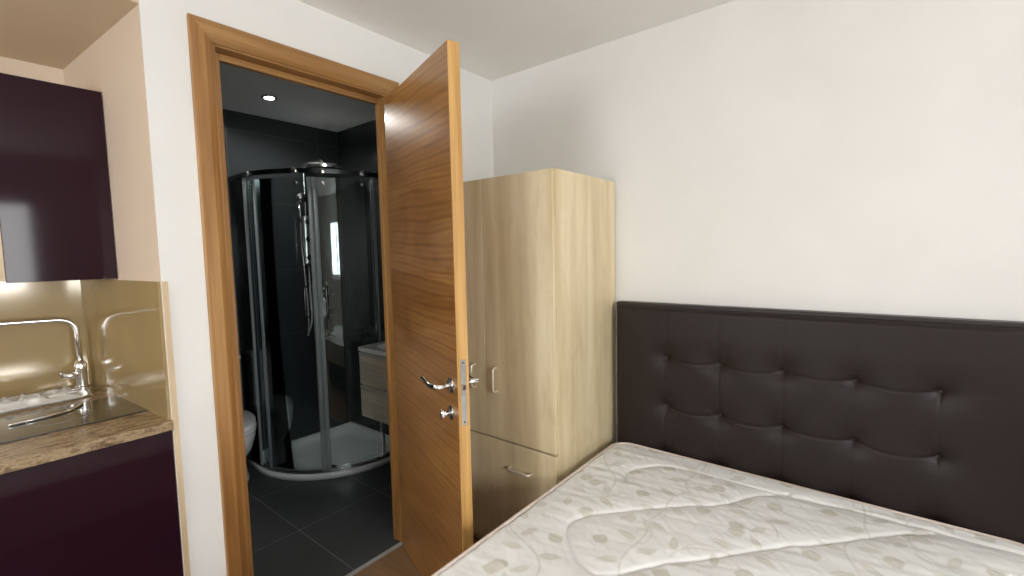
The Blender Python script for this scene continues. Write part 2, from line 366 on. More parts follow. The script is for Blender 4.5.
# ------------------------------------------------------------------ door leaf
H = Vector((1.240, 1.678)); D = Vector((-0.322, -0.947)).normalized()
dr = empty('door_1', (H.x, H.y, 0.004), math.atan2(D.y, D.x), 'open honey oak veneered bathroom door with lever handle', 'door', None, 'structure')
LW, LT, LH = 0.644, 0.040, 1.985
bm = B(); vs = box(bm, 0, LW - .006, 0, LT, 0, LH)
part('door_leaf', bm, M['veneer'], dr, bevel=.001)
bm = B(); box(bm, LW - .0058, LW, -.0002, LT + .0002, 0, LH); part('edge_lipping', bm, M['lipping'], dr, bevel=.001)
bm = B(); box(bm, LW, LW + .0015, .010, .029, .765, .985)
lp = part('lock_plate', bm, M['satin'], dr)
bm = B()
prism(bm, [(LW + .001, .013), (LW + .011, .014), (LW + .004, .026), (LW + .001, .026)], .885, .902)
part('latch', bm, M['satin'], lp)
bm = B()
for z in (.975, .777): lathe(bm, [(.003, LW + .0013), (.003, LW + .0021)], 10, 0, .0195, z, axis='x')
part('plate_screw', bm, M['dark_chrome'], lp)
AX, AZ = .602, .895
def lever(side, name='lever_handle'):
    s = -1 if side < 0 else 1; y0 = 0 if side < 0 else LT
    bm = B(); lathe(bm, [(.026, y0), (.026, y0 + s * .007), (.023, y0 + s * .009), (.011, y0 + s * .0095)], 28, AX, 0, AZ, axis='y')
    r = part('handle_rose', bm, M['chrome'], dr, auto=True)
    bm = B(); y = y0 + s * .056
    pts = arcpts([(AX, y0 + s * .008, AZ), (AX, y, AZ), (AX - .055, y + s * .004, AZ - .004), (AX - .085, y + s * .006, AZ + .010), (AX - .105, y + s * .008, AZ + .012)], .012, 5)
    rs = [.0095] * len(pts)
    for i in range(len(pts)):
        t = i / (len(pts) - 1); rs[i] = .0095 if t < .5 else .0095 - .0025 * (t - .5) * 2
    tube(bm, pts, .009, 14, rs=rs); part(name, bm, M['chrome'], r, smooth=True)
lever(-1); lever(1)
bm = B(); lathe(bm, [(.024, 0), (.024, -.007), (.021, -.009), (.009, -.010)], 28, AX - .005, 0, AZ - .095, axis='y')
r = part('thumbturn_rose', bm, M['chrome'], dr, auto=True)
bm = B(); lathe(bm, [(.007, -.008), (.007, -.024), (.010, -.026), (.010, -.030)], 16, AX - .005, 0, AZ - .095, axis='y')
lathe(bm, [(.009, -.026), (.017, -.030), (.019, -.036), (.016, -.042), (.008, -.044)], 20, AX - .005, 0, AZ - .095, sy=.9, sx=.55, axis='y')
part('thumbturn', bm, M['chrome'], r, smooth=True)
bm = B(); lathe(bm, [(.024, LT), (.024, LT + .007), (.021, LT + .009), (.009, LT + .010)], 28, AX - .005, 0, AZ - .095, axis='y')
part('lock_rose', bm, M['chrome'], dr, auto=True)
for z in (.22, 1.0, 1.75):
    bm = B(); tube(bm, [(-.002, LT + .004, z), (-.002, LT + .004, z + .09)], .005, 10); part('hinge', bm, M['satin'], dr, smooth=True)

# ------------------------------------------------------------------ wardrobe
WX, WY0, WY1, WT = 1.449, 0.969, 1.675, 1.643
wd = empty('wardrobe', (1.70, 1.32, 0), 0, 'tall pale maple two-door wardrobe in the corner, drawer below', 'wardrobe')
bm = B(); box(bm, WX + .019, 1.960, WY0, WY0 + .018, 0, WT); box(bm, WX + .019, 1.960, WY1 - .018, WY1, 0, WT)
box(bm, WX + .019, 1.960, WY0 + .018, WY1 - .018, WT - .018, WT); box(bm, 1.950, 1.960, WY0 + .018, WY1 - .018, .06, WT - .018)
box(bm, WX + .03, 1.950, WY0 + .018, WY1 - .018, .06, .078); box(bm, WX + .03, 1.950, WY0 + .018, WY1 - .018, .535, .553)
box(bm, WX + .05, WX + .066, WY0 + .018, WY1 - .018, 0, .06)
part('carcase', bm, M['maple'], wd, bevel=.001)
def dhandle(parent, p0, p1, name='handle', out=.026, mat='cream_metal', r=.0055):
    bm = B(); p0 = Vector(p0); p1 = Vector(p1); o = Vector((-out, 0, 0))
    tube(bm, arcpts([p0, p0 + o, p1 + o, p1], .016, 6), r, 10)
    part(name, bm, M[mat], parent, smooth=True)
ymid = 1.326
for (a, b2, hy) in ((WY0 + .002, ymid - .0015, 1.264), (ymid + .0015, WY1 - .002, 1.388)):
    bm = B(); box(bm, WX, WX + .018, a, b2, .546, WT - .002); d_ = part('door', bm, M['maple'], wd, bevel=.0015)
    dhandle(d_, (WX, hy, .750), (WX, hy, .850))
bm = B(); box(bm, WX, WX + .018, WY0 + .002, WY1 - .002, .062, .538); dw = part('drawer', bm, M['maple'], wd, bevel=.0015)
dhandle(dw, (WX, 1.197, .437), (WX, 1.088, .437)); dhandle(dw, (WX, 1.560, .437), (WX, 1.451, .437))

# ------------------------------------------------------------------ bed
HY1, HY0, HZ0, HZ1 = 0.944, -0.372, 0.20, 1.103
bed = empty('divan_bed', (0.95, 0.286, 0), 0, 'dark fabric divan bed base beneath the quilted mattress', 'bed')
hb = empty('headboard', (1.965, 0.286, 0), 0, 'wide dark brown buttoned leather headboard against the right wall', 'headboard')
# headboard frame (slab) and buttoned panel
bm = B(); box(bm, 1.915, 1.965, HY0, HY1, 0.0, HZ1)
part('backing_board', bm, M['leather_edge'], hb, bevel=.006)
bt_y = [0.707 - .2135 * i for i in range(5)]; bt_z = [.880, .673, .466]
ny, nz = 420, 230
yy = np.linspace(HY0 + .006, HY1 - .006, ny); zz = np.linspace(HZ0, HZ1 - .012, nz)
Y, Z = np.meshgrid(yy, zz, indexing='ij')
rng = np.random.RandomState(3)
dep = np.zeros_like(Y)
for by in bt_y:
    for bz in bt_z:
        r2 = ((Y - by) / 1.0) ** 2 + ((Z - bz) / 0.9) ** 2; r_ = np.sqrt(r2)
        dep += .018 * np.exp(-r_ / .016) + .009 * np.exp(-r2 / .055 ** 2)
# sagging horizontal creases between buttons and vertical creases
for k, bz in enumerate(bt_z):
    for i in range(4):
        a, b2 = bt_y[i], bt_y[i + 1]; t = (a - Y) / (a - b2); ins = (t > 0) & (t < 1); tt = np.clip(t, 0, 1)
        zc = bz - .014 * np.sin(PI * tt) * (1 + .3 * math.sin(i * 2.1 + k))
        am = (.0042 if k == 1 else .0026) * (.55 + .45 * np.abs(2 * tt - 1))
        dd = Z - zc
        dep += ins * am * np.exp(-(np.abs(dd) / .005) ** 1.4) * np.exp(-((tt - .5) / .62) ** 4) + ins * .0030 * np.exp(-((dd + .014) / .018) ** 2) * np.abs(2 * tt - 1)
for i, by in enumerate(bt_y):
    for k in range(len(bt_z) + 1):
        ztop = HZ1 if k == 0 else bt_z[k - 1]; zbt = bt_z[k] if k < 3 else HZ0
        t = (ztop - Z) / (ztop - zbt); ins = (t > 0) & (t < 1); tt = np.clip(t, 0, 1)
        yc = by + .006 * np.sin(PI * tt) * math.sin(i * 1.7 + k)
        am = .0007 if k == 0 else .0018 * abs(math.sin(i * 1.3 + k * 2 + .9)) + .0003
        dep += ins * am * np.exp(-(np.abs(Y - yc) / .005) ** 1.4)
ed = np.minimum.reduce([Y - yy[0], yy[-1] - Y, zz[-1] - Z])
edge = np.clip(ed / .022, 0, 1); prof_ = np.sqrt(np.clip(1 - (1 - edge) ** 2, 0, 1))
puff = .026 * prof_ + .004 * np.clip(ed / .12, 0, 1)
X = 1.916 - puff + np.minimum(dep, .027) * np.clip(ed / .03, 0, 1)
def gridmesh(name, X, Y, Z, mat, parent, org=(0, 0, 0)):
    n, m_ = X.shape; v = np.stack([X, Y, Z], -1).reshape(-1, 3) - np.array(org)
    i = np.arange(n * m_).reshape(n, m_)
    f = np.stack([i[:-1, :-1], i[1:, :-1], i[1:, 1:], i[:-1, 1:]], -1).reshape(-1, 4)
    me = bpy.data.meshes.new(name); me.from_pydata(v.tolist(), [], f.tolist()); me.update()
    me.materials.append(mat); me.polygons.foreach_set('use_smooth', [True] * len(me.polygons))
    o = bpy.data.objects.new(name, me); C.objects.link(o); o.parent = parent; return o
gridmesh('buttoned_panel', X, Y, Z, M['leather'], hb, tuple(hb.location))
for by in bt_y:
    for bz in bt_z[:2]:
        bm = B(); lathe(bm, [(.001, 0), (.008, .0006), (.011, .003), (.011, .005)][::1], 16, 1.9115, by, bz, axis='x')
        o = part('button', bm, M['leather_edge'], hb, smooth=True)
bm = B(); box(bm, 0.02, 1.880, HY0 + .03, HY1 - .03, 0.05, 0.268); part('divan_base', bm, M['divan'], bed, bevel=.01)
for fx in (.12, 1.75):
    for fy in (HY0 + .12, HY1 - .12):
        bm = B(); lathe(bm, [(.022, 0), (.026, .01), (.026, .051)], 16, fx, fy, 0); part('castor_foot', bm, M['black'], bed, auto=True)

# mattress ---------------------------------------------------------
MX0, MX1, MY0, MY1, MZ0, MZ1 = 0.0, 1.877, -0.372, 0.915, 0.270, 0.482
cx, cy = (MX0 + MX1) / 2, (MY0 + MY1) / 2; ax, ay = (MX1 - MX0) / 2, (MY1 - MY0) / 2
mt = empty('mattress', (cx, cy, MZ0), 0, 'off-white quilted mattress with beige leaf pattern lying on the bed', 'mattress')
nx, ny = 430, 340
gx, gy = np.meshgrid(np.linspace(-ax, ax, nx), np.linspace(-ay, ay, ny), indexing='ij')
rc = .07
qx = np.clip(gx, -ax + rc, ax - rc); qy = np.clip(gy, -ay + rc, ay - rc)
dx, dy = gx - qx, gy - qy; linf = np.maximum(np.abs(dx), np.abs(dy)); l2 = np.hypot(dx, dy); s_ = np.where(l2 > 1e-9, linf / np.maximum(l2, 1e-9), 1)
px, py = qx + dx * s_, qy + dy * s_
corner = (np.abs(dx) > 0) & (np.abs(dy) > 0)
ed = np.where((np.abs(dx) > 0) | (np.abs(dy) > 0), rc - linf, np.minimum(ax - np.abs(gx), ay - np.abs(gy)))
WXc, WYc = px + cx, py + cy
def smoothline(P, n=8):
    P = np.array(P, float); P = np.vstack([2 * P[0] - P[1], P, 2 * P[-1] - P[-2]]); out = []
    for i in range(1, len(P) - 2):
        for t in np.linspace(0, 1, n, endpoint=False):
            p0, p1, p2, p3 = P[i - 1:i + 3]
            out.append(.5 * ((2 * p1) + (-p0 + p2) * t + (2 * p0 - 5 * p1 + 4 * p2 - p3) * t * t + (-p0 + 3 * p1 - 3 * p2 + p3) * t ** 3))
    out.append(P[-2]); return np.array(out)
def dist_to(pl, X, Y):
    d = np.full(X.shape, 9.0)
    for a, b2 in zip(pl[:-1], pl[1:]):
        u = b2 - a; L = u @ u
        if L < 1e-12: continue
        t = np.clip(((X - a[0]) * u[0] + (Y - a[1]) * u[1]) / L, 0, 1)
        d = np.minimum(d, np.hypot(X - a[0] - t * u[0], Y - a[1] - t * u[1]))
    return d
l1 = [(1.56, .735), (1.60, .752), (1.66, .745), (1.747, .672), (1.775, .558), (1.778, .321), (1.812, .042), (1.82, -.253), (1.82, -.50)]
l2_ = [(1.80, .235), (1.725, .319), (1.591, .408), (1.532, .481), (1.431, .58), (1.277, .721), (1.201, .754), (1.140, .728), (1.065, .650), (1.040, .585), (1.075, .530), (1.185, .451), (1.31, .334), (1.457, .213), (1.549, .113), (1.713, -.033), (1.80, -.14)]
lines = [l1, l2_]
for k in (1, 2): lines.append([(x - .80 * k, y) for x, y in l2_ if x - .80 * k > .05])
for k in (0, 1): lines.append([(x - .80 * k - .05, y - .60) for x, y in l2_ if y - .60 > -.36 and x - .8 * k > .05])
qd = np.full(WXc.shape, 9.0)
for L in lines:
    if len(L) > 3: qd = np.minimum(qd, dist_to(smoothline(L, 6), WXc, WYc))
def vnoise(X, Y, s, seed):
    r = np.random.RandomState(seed); g = r.rand(64, 64); x = X * s + 100; y = Y * s + 100
    xi = np.floor(x).astype(int); yi = np.floor(y).astype(int); fx = x - xi; fy = y - yi; fx = fx * fx * (3 - 2 * fx); fy = fy * fy * (3 - 2 * fy)
    G = lambda a, b2: g[a % 64, b2 % 64]
    return (G(xi, yi) * (1 - fx) + G(xi + 1, yi) * fx) * (1 - fy) + (G(xi, yi + 1) * (1 - fx) + G(xi + 1, yi + 1) * fx) * fy - .5
U = (WXc - WYc) * .7071; V = (WXc + WYc) * .7071
zt = MZ1 - .009 * np.exp(-(qd / .0055) ** 1.4) - .0050 * np.exp(-(qd / .035) ** 2) + .004 * vnoise(U * .7, V, 9, 1) + .0032 * vnoise(U, V * .3, 30, 2) + .0022 * vnoise(U * 1.3, V * .5, 60, 5)
zt += .0034 * vnoise(WXc + .12 * WYc, WYc * .13, 38, 6) + .0016 * vnoise(WXc + .2 * WYc, WYc * .2, 80, 4)
zt += .003 * (np.clip(ed / .1, 0, 1) - 1)
re = .022; e = np.clip(ed, 0, re); zt -= re * (1 - np.sqrt(np.clip(1 - ((re - e) / re) ** 2, 0, 1)))
# leaf pattern (colour of the woven fabric)
pat = np.zeros(WXc.shape)
rr = np.random.RandomState(11)
def leaf(cx_, cy_, ang, L, Wd, s=1.0):
    global pat
    sel = (np.abs(WXc - cx_) < L) & (np.abs(WYc - cy_) < L)
    if not sel.any(): return
    X_, Y_ = WXc[sel] - cx_, WYc[sel] - cy_; a = (X_ * math.cos(ang) + Y_ * math.sin(ang)) / L + .5; b2 = (-X_ * math.sin(ang) + Y_ * math.cos(ang))
    wv_ = Wd * np.sin(PI * np.clip(a, 0, 1)) ** .8 * (1.15 - .5 * a) * 1.15; L0 = L; k = np.clip((wv_ - np.abs(b2)) / .003, 0, 1) * (a > 0) * (a < 1)
    vein = 1 - .35 * np.exp(-(b2 / .0022) ** 2); pat[sel] = np.maximum(pat[sel], k * s * vein)
def vine(x, y, ang, flip):
    global pat
    c_, s_ = math.cos(ang), math.sin(ang)
    T = lambda u, v: (x + u * c_ - v * flip * s_, y + u * s_ + v * flip * c_)
    pts = [T(u, .045 * math.sin(u * 15) + .02) for u in np.linspace(-.15, .15, 13)]
    pl = smoothline(pts, 3); sel = (np.abs(WXc - x) < .22) & (np.abs(WYc - y) < .22)
    if sel.any():
        d = dist_to(pl, WXc[sel], WYc[sel]); pat[sel] = np.maximum(pat[sel], .75 * np.clip((.0042 - d) / .003, 0, 1))
    curl = smoothline([T(.0, .02), T(.03, .06), T(.075, .075), T(.09, .045), T(.07, .03)], 5)
    if sel.any():
        d = dist_to(curl, WXc[sel], WYc[sel]); pat[sel] = np.maximum(pat[sel], .6 * np.clip((.0038 - d) / .003, 0, 1))
    for (u, v, da, L, Wd, st) in ((-.12, .03, 1.9, .055, .013, .9), (-.07, -.055, -1.7, .062, .014, 1), (-.02, .055, 1.2, .06, .014, .85), (.05, .0, -.9, .062, .013, 1), (.11, .095, 2.2, .055, .013, .9), (.15, .02, .2, .058, .015, .9)):
        lx, ly = T(u, v); leaf(lx, ly, ang + flip * da, L * 1.2, Wd * 1.05, st * .85)
    for (u, v) in ((.02, -.075), (-.10, .085)):
        lx, ly = T(u, v); leaf(lx, ly, ang + flip * .6, .052, .024, 1.0)
j = 0
for iy in range(-1, 8):
    for ix in range(-1, 9):
        x = .02 + ix * .29 + (.145 if iy % 2 else 0); y = -.45 + iy * .25
        vine(x + rr.uniform(-.015, .015), y + rr.uniform(-.015, .015), .5 + (2.2 if (ix + iy) % 2 else 0) + rr.uniform(-.3, .3), 1 if ix % 2 else -1)
n_, m_ = px.shape
V_ = np.stack([px, py, zt - MZ0], -1).reshape(-1, 3)
top_idx = np.arange(n_ * m_).reshape(n_, m_)
F_ = np.stack([top_idx[:-1, :-1], top_idx[1:, :-1], top_idx[1:, 1:], top_idx[:-1, 1:]], -1).reshape(-1, 4)
me = bpy.data.meshes.new('quilted_top'); me.from_pydata(V_.tolist(), [], F_.tolist()); me.update()
at = me.attributes.new('weave', 'FLOAT', 'POINT'); at.data.foreach_set('value', pat.reshape(-1).astype(np.float32))
me.polygons.foreach_set('use_smooth', [True] * len(me.polygons))
m, nt, b = newmat('leaf_patterned_ticking')
an = nt.nodes.new('ShaderNodeAttribute'); an.attribute_name = 'weave'
vn = noise(nt, coords(nt), 500, 2, 0.6)
colr = ramp(nt, an.outputs['Fac'], [(0.0, (0.86, 0.858, 0.84, 1)), (1.0, (0.655, 0.64, 0.565, 1))])
nt.links.new(mixc(nt, 1.0, colr, ramp(nt, vn, [(0.3, (0.95, 0.95, 0.95, 1)), (0.7, (1, 1, 1, 1))]), 'MULTIPLY'), b.inputs['Base Color'])
b.inputs['Roughness'].default_value = 0.62; b.inputs['Sheen Weight'].default_value = 0.2
bump(nt, b, vn, 0.12, 0.002)
me.materials.append(m); o = bpy.data.objects.new('quilted_top', me); C.objects.link(o); o.parent = mt
# border (side wall of the mattress)
def roundrect(inset, n=10, r=rc):
    pts = []
    for (sx, sy, a0) in ((1, 1, 0), (-1, 1, 90), (-1, -1, 180), (1, -1, 270)):
        for k in range(n + 1):
            a = math.radians(a0 + 90 * k / n); pts.append((sx * (ax - r) + (r - inset) * math.cos(a), sy * (ay - r) + (r - inset) * math.sin(a)))
    return pts
bm = B(); rings = []
for inset, z in ((.03, 0), (.004, .002), (0, .012), (-.006, .06), (-.004, .10), (-.006, .15), (-.001, MZ1 - MZ0 - re - .003), (.002, MZ1 - MZ0 - re + .001)):
    rings.append([bm.verts.new((x, y, z)) for x, y in roundrect(inset)])
for a, b2 in zip(rings, rings[1:]):
    for k in range(len(a)): bm.faces.new((a[k], a[(k + 1) % len(a)], b2[(k + 1) % len(a)], b2[k]))
bm.faces.new(rings[0][::-1])
link('border', bm, plain('cream_mattress_border', (0.72, 0.69, 0.63), 0.8), mt, smooth=True)
for z in (.010, MZ1 - MZ0 - .010):
    bm = B(); P = [Vector((x, y, z)) for x, y in roundrect(-.001)]; P.append(P[0]); P.append(P[1])
    tube(bm, P, .0065, 8, cap=False); link('piping', bm, M['piping'], mt, smooth=True)

# ------------------------------------------------------------------ kitchenette
def sidex(y): return NX0 + (NX1 - NX0) * (y - YA) / (YK - YA)
WTZ = .84
KX0 = -1.30
for (x0, x1, lab) in ((-.185, .4195, 'plum gloss base cabinet under the worktop beside the doorway'), (-.787, -.188, 'plum gloss base cabinet left of the one by the doorway')):
    kb = empty('base_cabinet', ((x0 + x1) / 2, 2.0, 0), 0, lab, 'cabinet', 'kitchen base cabinets')
    xr = min(x1, .357)
    bm = B(); box(bm, x0, x0 + .018, 1.721, 2.44, .10, .807); box(bm, xr - .018, xr, 1.721, 2.44, .10, .807); box(bm, x0 + .018, xr - .018, 1.721, 2.44, .10, .118)
    part('carcase', bm, M['cream'], kb)
    bm = B(); box(bm, x0, xr, 1.76, 1.775, 0, .0995); part('plinth', bm, M['plum'], kb)
    bm = B(); box(bm, x0 + .0015, x1 - .0005, 1.702, 1.720, .105, .808); part('door', bm, M['plum'], kb, bevel=.0015)
bm = B(); wz = .811; fy = 1.692; hx0, hx1, hy0, hy1 = -.14, .235, 2.262, 2.462
prism(bm, [(KX0, fy), (sidex(fy) - .0006, fy), (sidex(hy0) - .0006, hy0), (KX0, hy0)], wz, WTZ)
prism(bm, [(KX0, hy0), (hx0, hy0), (hx0, hy1), (KX0, hy1)], wz, WTZ)
prism(bm, [(hx1, hy0), (sidex(hy0) - .0006, hy0), (sidex(hy1) - .0006, hy1), (hx1, hy1)], wz, WTZ)
prism(bm, [(KX0, hy1), (sidex(hy1) - .0006, hy1), (sidex(YK) - .0006, YK - .0005), (KX0, YK - .0005)], wz, WTZ)
tag(link('worktop', bm, M['worktop']), 'mottled brown stone-effect worktop over the plum cabinets', 'worktop')
bm = B(); box(bm, KX0, sidex(YK) - .004, YK - .008, YK - .001, WTZ + .0005, 1.268)
tag(link('back_splashback', bm, M['splash']), 'glossy gold splashback panel behind the tap', 'splashback')
bm = B(); prism(bm, [(sidex(1.706) - .008, 1.706), (sidex(1.706) - .0005, 1.706), (sidex(YK) - .0005, YK - .009), (sidex(YK) - .008, YK - .009)], WTZ + .0005, 1.268)
tag(link('side_splashback', bm, M['splash']), 'glossy gold splashback panel on the side wall next to the doorway', 'splashback')
# wall cabinet
kc = empty('wall_cabinet', (.26, 2.33, 1.273), 0, 'plum gloss wall cabinet hung above the gold splashback', 'cabinet')
bm = B(); box(bm, .130, .352, 2.090, YK - .002, 1.275, 1.898); box(bm, .352, .378, 2.090, 2.20, 1.275, 1.898)
part('carcase', bm, M['cream'], kc)
bm = B(); box(bm, .128, .389, 2.070, 2.088, 1.273, 1.900); part('door', bm, M['plum'], kc, bevel=.0015)
# hob
hobr = empty('hob', (.10, 2.015, WTZ), 0, 'slim black glass hob set in the worktop, wide side to the front', 'hob')
bm = B(); prism(bm, [(-.19, 1.868), (.406, 1.868), (.383, 2.165), (-.19, 2.165)], WTZ + .0005, WTZ + .005); part('glass_top', bm, M['hob'], hobr, bevel=.0015)
for (x, r) in ((-.05, .085), (.21, .075)):
    bm = B(); rings = []
    for rad in (r, r - .003): rings.append([bm.verts.new((x + rad * math.cos(t * PI / 24), 2.015 + rad * math.sin(t * PI / 24), WTZ + .0053)) for t in range(48)])
    for k in range(48): bm.faces.new((rings[0][k], rings[0][(k + 1) % 48], rings[1][(k + 1) % 48], rings[1][k]))
    part('cooking_ring', bm, M['hob_line'], hobr)
# sink
sk = empty('sink', (.05, 2.36, WTZ), 0, 'stainless steel sink with oval bowl and ribbed drainer behind the hob', 'sink')
SX0, SX1, SY0, SY1 = -.55, .325, 2.240, 2.476
bcx, bcy, ba, bb = .05, 2.365, .175, .085
bm = B(); n = 64
def sup(t, cx_, cy_, a, b2, p):
    c_, s_ = math.cos(t), math.sin(t); return (cx_ + a * math.copysign(abs(c_) ** p, c_), cy_ + b2 * math.copysign(abs(s_) ** p, s_))
rings = []
OX, OY, OA, OB = (SX0 + SX1) / 2, (SY0 + SY1) / 2, (SX1 - SX0) / 2, (SY1 - SY0) / 2
spec = [('o', 0, .0008), ('o', .003, .006), ('o', .010, .0065), ('o', .015, .003), ('b', .006, .003), ('b', 0, .001), ('b', -.006, -.008), ('b', -.018, -.11), ('b', -.035, -.135), ('b', -.07, -.140)]
for kind, ins, z in spec:
    ring = []
    for k in range(n):
        t = 2 * PI * k / n
        if kind == 'o': x, y = sup(t, OX, OY, OA - ins, OB - ins, .22)
        else: x, y = sup(t, bcx, bcy, ba + ins, bb + ins, .85)
        ring.append(bm.verts.new((x, y, WTZ + z)))
    rings.append(ring)
for a, b2 in zip(rings, rings[1:]):
    for k in range(n): bm.faces.new((a[k], a[(k + 1) % n], b2[(k + 1) % n], b2[k]))
bm.faces.new(rings[-1]); part('bowl_and_deck', bm, M['satin'], sk, smooth=True)
for k in range(6):
    bm = B(); y = 2.280 + k * .032; tube(bm, [(-.50, y, WTZ + .0045), (-.18, y, WTZ + .0045)], .004, 8); part('drainer_rib', bm, M['satin'], sk, smooth=True)
bm = B(); lathe(bm, [(.022, -.1395), (.022, -.137), (.008, -.1365)], 20, bcx, bcy, WTZ); part('waste', bm, M['chrome'], sk, auto=True)
# crumpled clear plastic bag on the drainer
gx, gy = np.meshgrid(np.linspace(-.12, .300, 90), np.linspace(2.236, 2.370, 40), indexing='ij')
u_ = (gx + .12) / .42; v_ = (gy - 2.236) / .134; env = np.clip(np.minimum.reduce([u_ * 6, (1 - u_) * 10, v_ * 4, (1 - v_) * 4]), 0, 1) ** .7
hz_ = env * (.014 + .016 * np.abs(vnoise(gx, gy * 2.5, 26, 8)) * 2 + .010 * np.abs(vnoise(gx * 1.5, gy * 3, 60, 9)) * 2) + .0075
m, nt, b = newmat('clear_crumpled_plastic'); b.inputs['Base Color'].default_value = (.86, .84, .80, 1); b.inputs['Roughness'].default_value = .12
b.inputs['Alpha'].default_value = .42; b.inputs['Coat Weight'].default_value = 1.0
bagr = empty('plastic_bag', (.10, 2.31, WTZ + .007), 0, 'crumpled clear plastic bag lying on the steel sink front', 'bag')
gridmesh('bag_film', gx, gy, WTZ + hz_, m, bagr, (.10, 2.31, WTZ + .007)).modifiers.new('thickness', 'SOLIDIFY').thickness = .0008
bm = B(); bmv = box(bm, .256, .286, 2.262, 2.290, WTZ + .026, WTZ + .028); part('paper_tag', bm, M['ceramic'], bagr)
# bent steel rod on the hob
bm = B(); tube(bm, smoothline([(.100, 2.030, WTZ + .0095), (.135, 2.034, WTZ + .0095), (.168, 2.037, WTZ + .0095), (.222, 2.054, WTZ + .0095), (.252, 2.081, WTZ + .0095), (.280, 2.135, WTZ + .0095)], 6).tolist(), .0042, 10)
tag(link('steel_rod', bm, M['chrome'], smooth=True), 'thin bent steel rod lying on the black hob glass', 'rod')
# tap
tp = empty('kitchen_tap', (.318, 2.41, WTZ + .0065), 0, 'chrome swan-neck tap with long flat spout at the sink', 'tap')
tx, ty = .320, 2.410
bm = B(); lathe(bm, [(.022, .0068), (.022, .012), (.018, .016), (.018, .075), (.020, .080), (.020, .100), (.015, .108), (.010, .112)], 24, tx, ty, WTZ); part('tap_body', bm, M['chrome'], tp, auto=True)
bm = B(); tube(bm, arcpts([(tx, ty, WTZ + .10), (tx - .003, ty, 1.116), (.02, ty + .008, 1.124), (-.02, ty + .010, 1.08)], .055, 10)[:-1] + [(-.02, ty + .010, 1.08)], .0095, 14); part('spout', bm, M['chrome'], tp, smooth=True)
bm = B(); tube(bm, [(tx, ty, WTZ + .06), (tx - .055, ty - .012, WTZ + .064)], .013, 14); tube(bm, [(tx - .05, ty - .011, WTZ + .064), (tx - .062, ty - .06, WTZ + .085)], .006, 10)
part('tap_lever', bm, M['chrome'], tp, smooth=True)

# ------------------------------------------------------------------ bathroom
CX, CY, RR = 1.717, 3.0, .55
TX0, TX1, TY0, TY1 = 1.167, XB - .001, 2.45, YBW - .001
def tray(i, ib=None):
    """quadrant outline inset by i on the open sides and ib at the walls"""
    ib = i if ib is None else ib
    pts = [(TX1 - ib, TY1 - ib), (TX0 + i, TY1 - ib)]
    for k in range(25):
        a = math.radians(180 + 90 * k / 24); pts.append((CX + (RR - i) * math.cos(a), CY + (RR - i) * math.sin(a)))
    pts.append((TX1 - ib, TY0 + i)); return pts
st = empty('shower_tray', (1.55, 2.85, 0), 0, 'white curved-front shower tray in the bathroom corner', 'shower tray')
bm = B(); rings = []
for i, ib, z in ((0, 0, 0), (0, 0, .028), (.005, .002, .034), (.046, .028, .036), (.054, .036, .031), (.064, .046, .010), (.20, .17, .005)):
    rings.append([bm.verts.new((x, y, z)) for x, y in tray(i, ib)])
for a, b2 in zip(rings, rings[1:]):
    for k in range(len(a)): bm.faces.new((a[k], a[(k + 1) % len(a)], b2[(k + 1) % len(a)], b2[k]))
bm.faces.new(rings[0][::-1]); bm.faces.new(rings[-1])
part('tray_body', bm, M['acrylic'], st, smooth=True)
bm = B(); lathe(bm, [(.045, .004), (.045, .009), (.036, .013), (.010, .014)], 28, 1.455, 2.68, 0); part('drain_cover', bm, M['dark_chrome'], st, auto=True)
# enclosure
se = empty('shower_enclosure', (1.55, 2.85, .037), 0, 'curved glass shower enclosure with chrome profiles on the tray', 'shower enclosure')
GR, GZ0, GZ1 = .53, .040, 1.812
def gp(a, r=GR): a = math.radians(a); return (CX + r * math.cos(a), CY + r * math.sin(a))
def sheet(pts, z0, z1, th=.006):
    bm = B(); P = [Vector(p) for p in pts]; A = []; Bq = []
    for i, p in enumerate(P):
        t = (P[min(i + 1, len(P) - 1)] - P[max(i - 1, 0)]).normalized(); nrm = Vector((-t.y, t.x)) * th / 2
        A.append(p + nrm); Bq.append(p - nrm)
    for L in (A + Bq[::-1],):
        lo = [bm.verts.new((q.x, q.y, z0)) for q in L]; hi = [bm.verts.new((q.x, q.y, z1)) for q in L]; n = len(L)
        for i in range(n): bm.faces.new((lo[i], lo[(i + 1) % n], hi[(i + 1) % n], hi[i]))
        k = len(A)
        for i in range(k - 1):
            bm.faces.new((lo[i], lo[i + 1], lo[n - 2 - i], lo[n - 1 - i])); bm.faces.new((hi[i], hi[i + 1], hi[n - 2 - i], hi[n - 1 - i]))
    return bm
MEET = 231
part('fixed_pane', sheet([(CX - GR, YBW - .025), (CX - GR, CY)], GZ0, GZ1), M['glass'], se)
part('fixed_pane', sheet([(CX, CY - GR), (XB - .025, CY - GR)], GZ0, GZ1), M['glass'], se)
d1 = part('curved_door', sheet([gp(a, GR - .014) for a in np.linspace(181, MEET, 20)], GZ0 + .012, GZ1 - .02), M['glass'], se, auto=True)
d2 = part('curved_door', sheet([gp(a, GR - .014) for a in np.linspace(MEET + 1, 269, 16)], GZ0 + .012, GZ1 - .02), M['glass'], se, auto=True)
rail = [(CX - GR, YBW - .004)] + [gp(a) for a in np.linspace(180, 270, 26)] + [(XB - .004, CY - GR)]
for nm, z, hgt in (('top_rail', GZ1, .026), ('bottom_rail', GZ0 - .002, .012)):
    part(nm, sheet(rail, z, z + hgt, .022), M['dark_chrome'] if nm == 'top_rail' else M['chrome'], se, auto=True)
def post(x, y, wd_, mat, par, z0=GZ0, z1=GZ1 + .01, nm='upright_profile'):
    bm = B(); tube(bm, [(x, y, z0), (x, y, z1)], wd_, 12); part(nm, bm, M[mat], par, smooth=True)
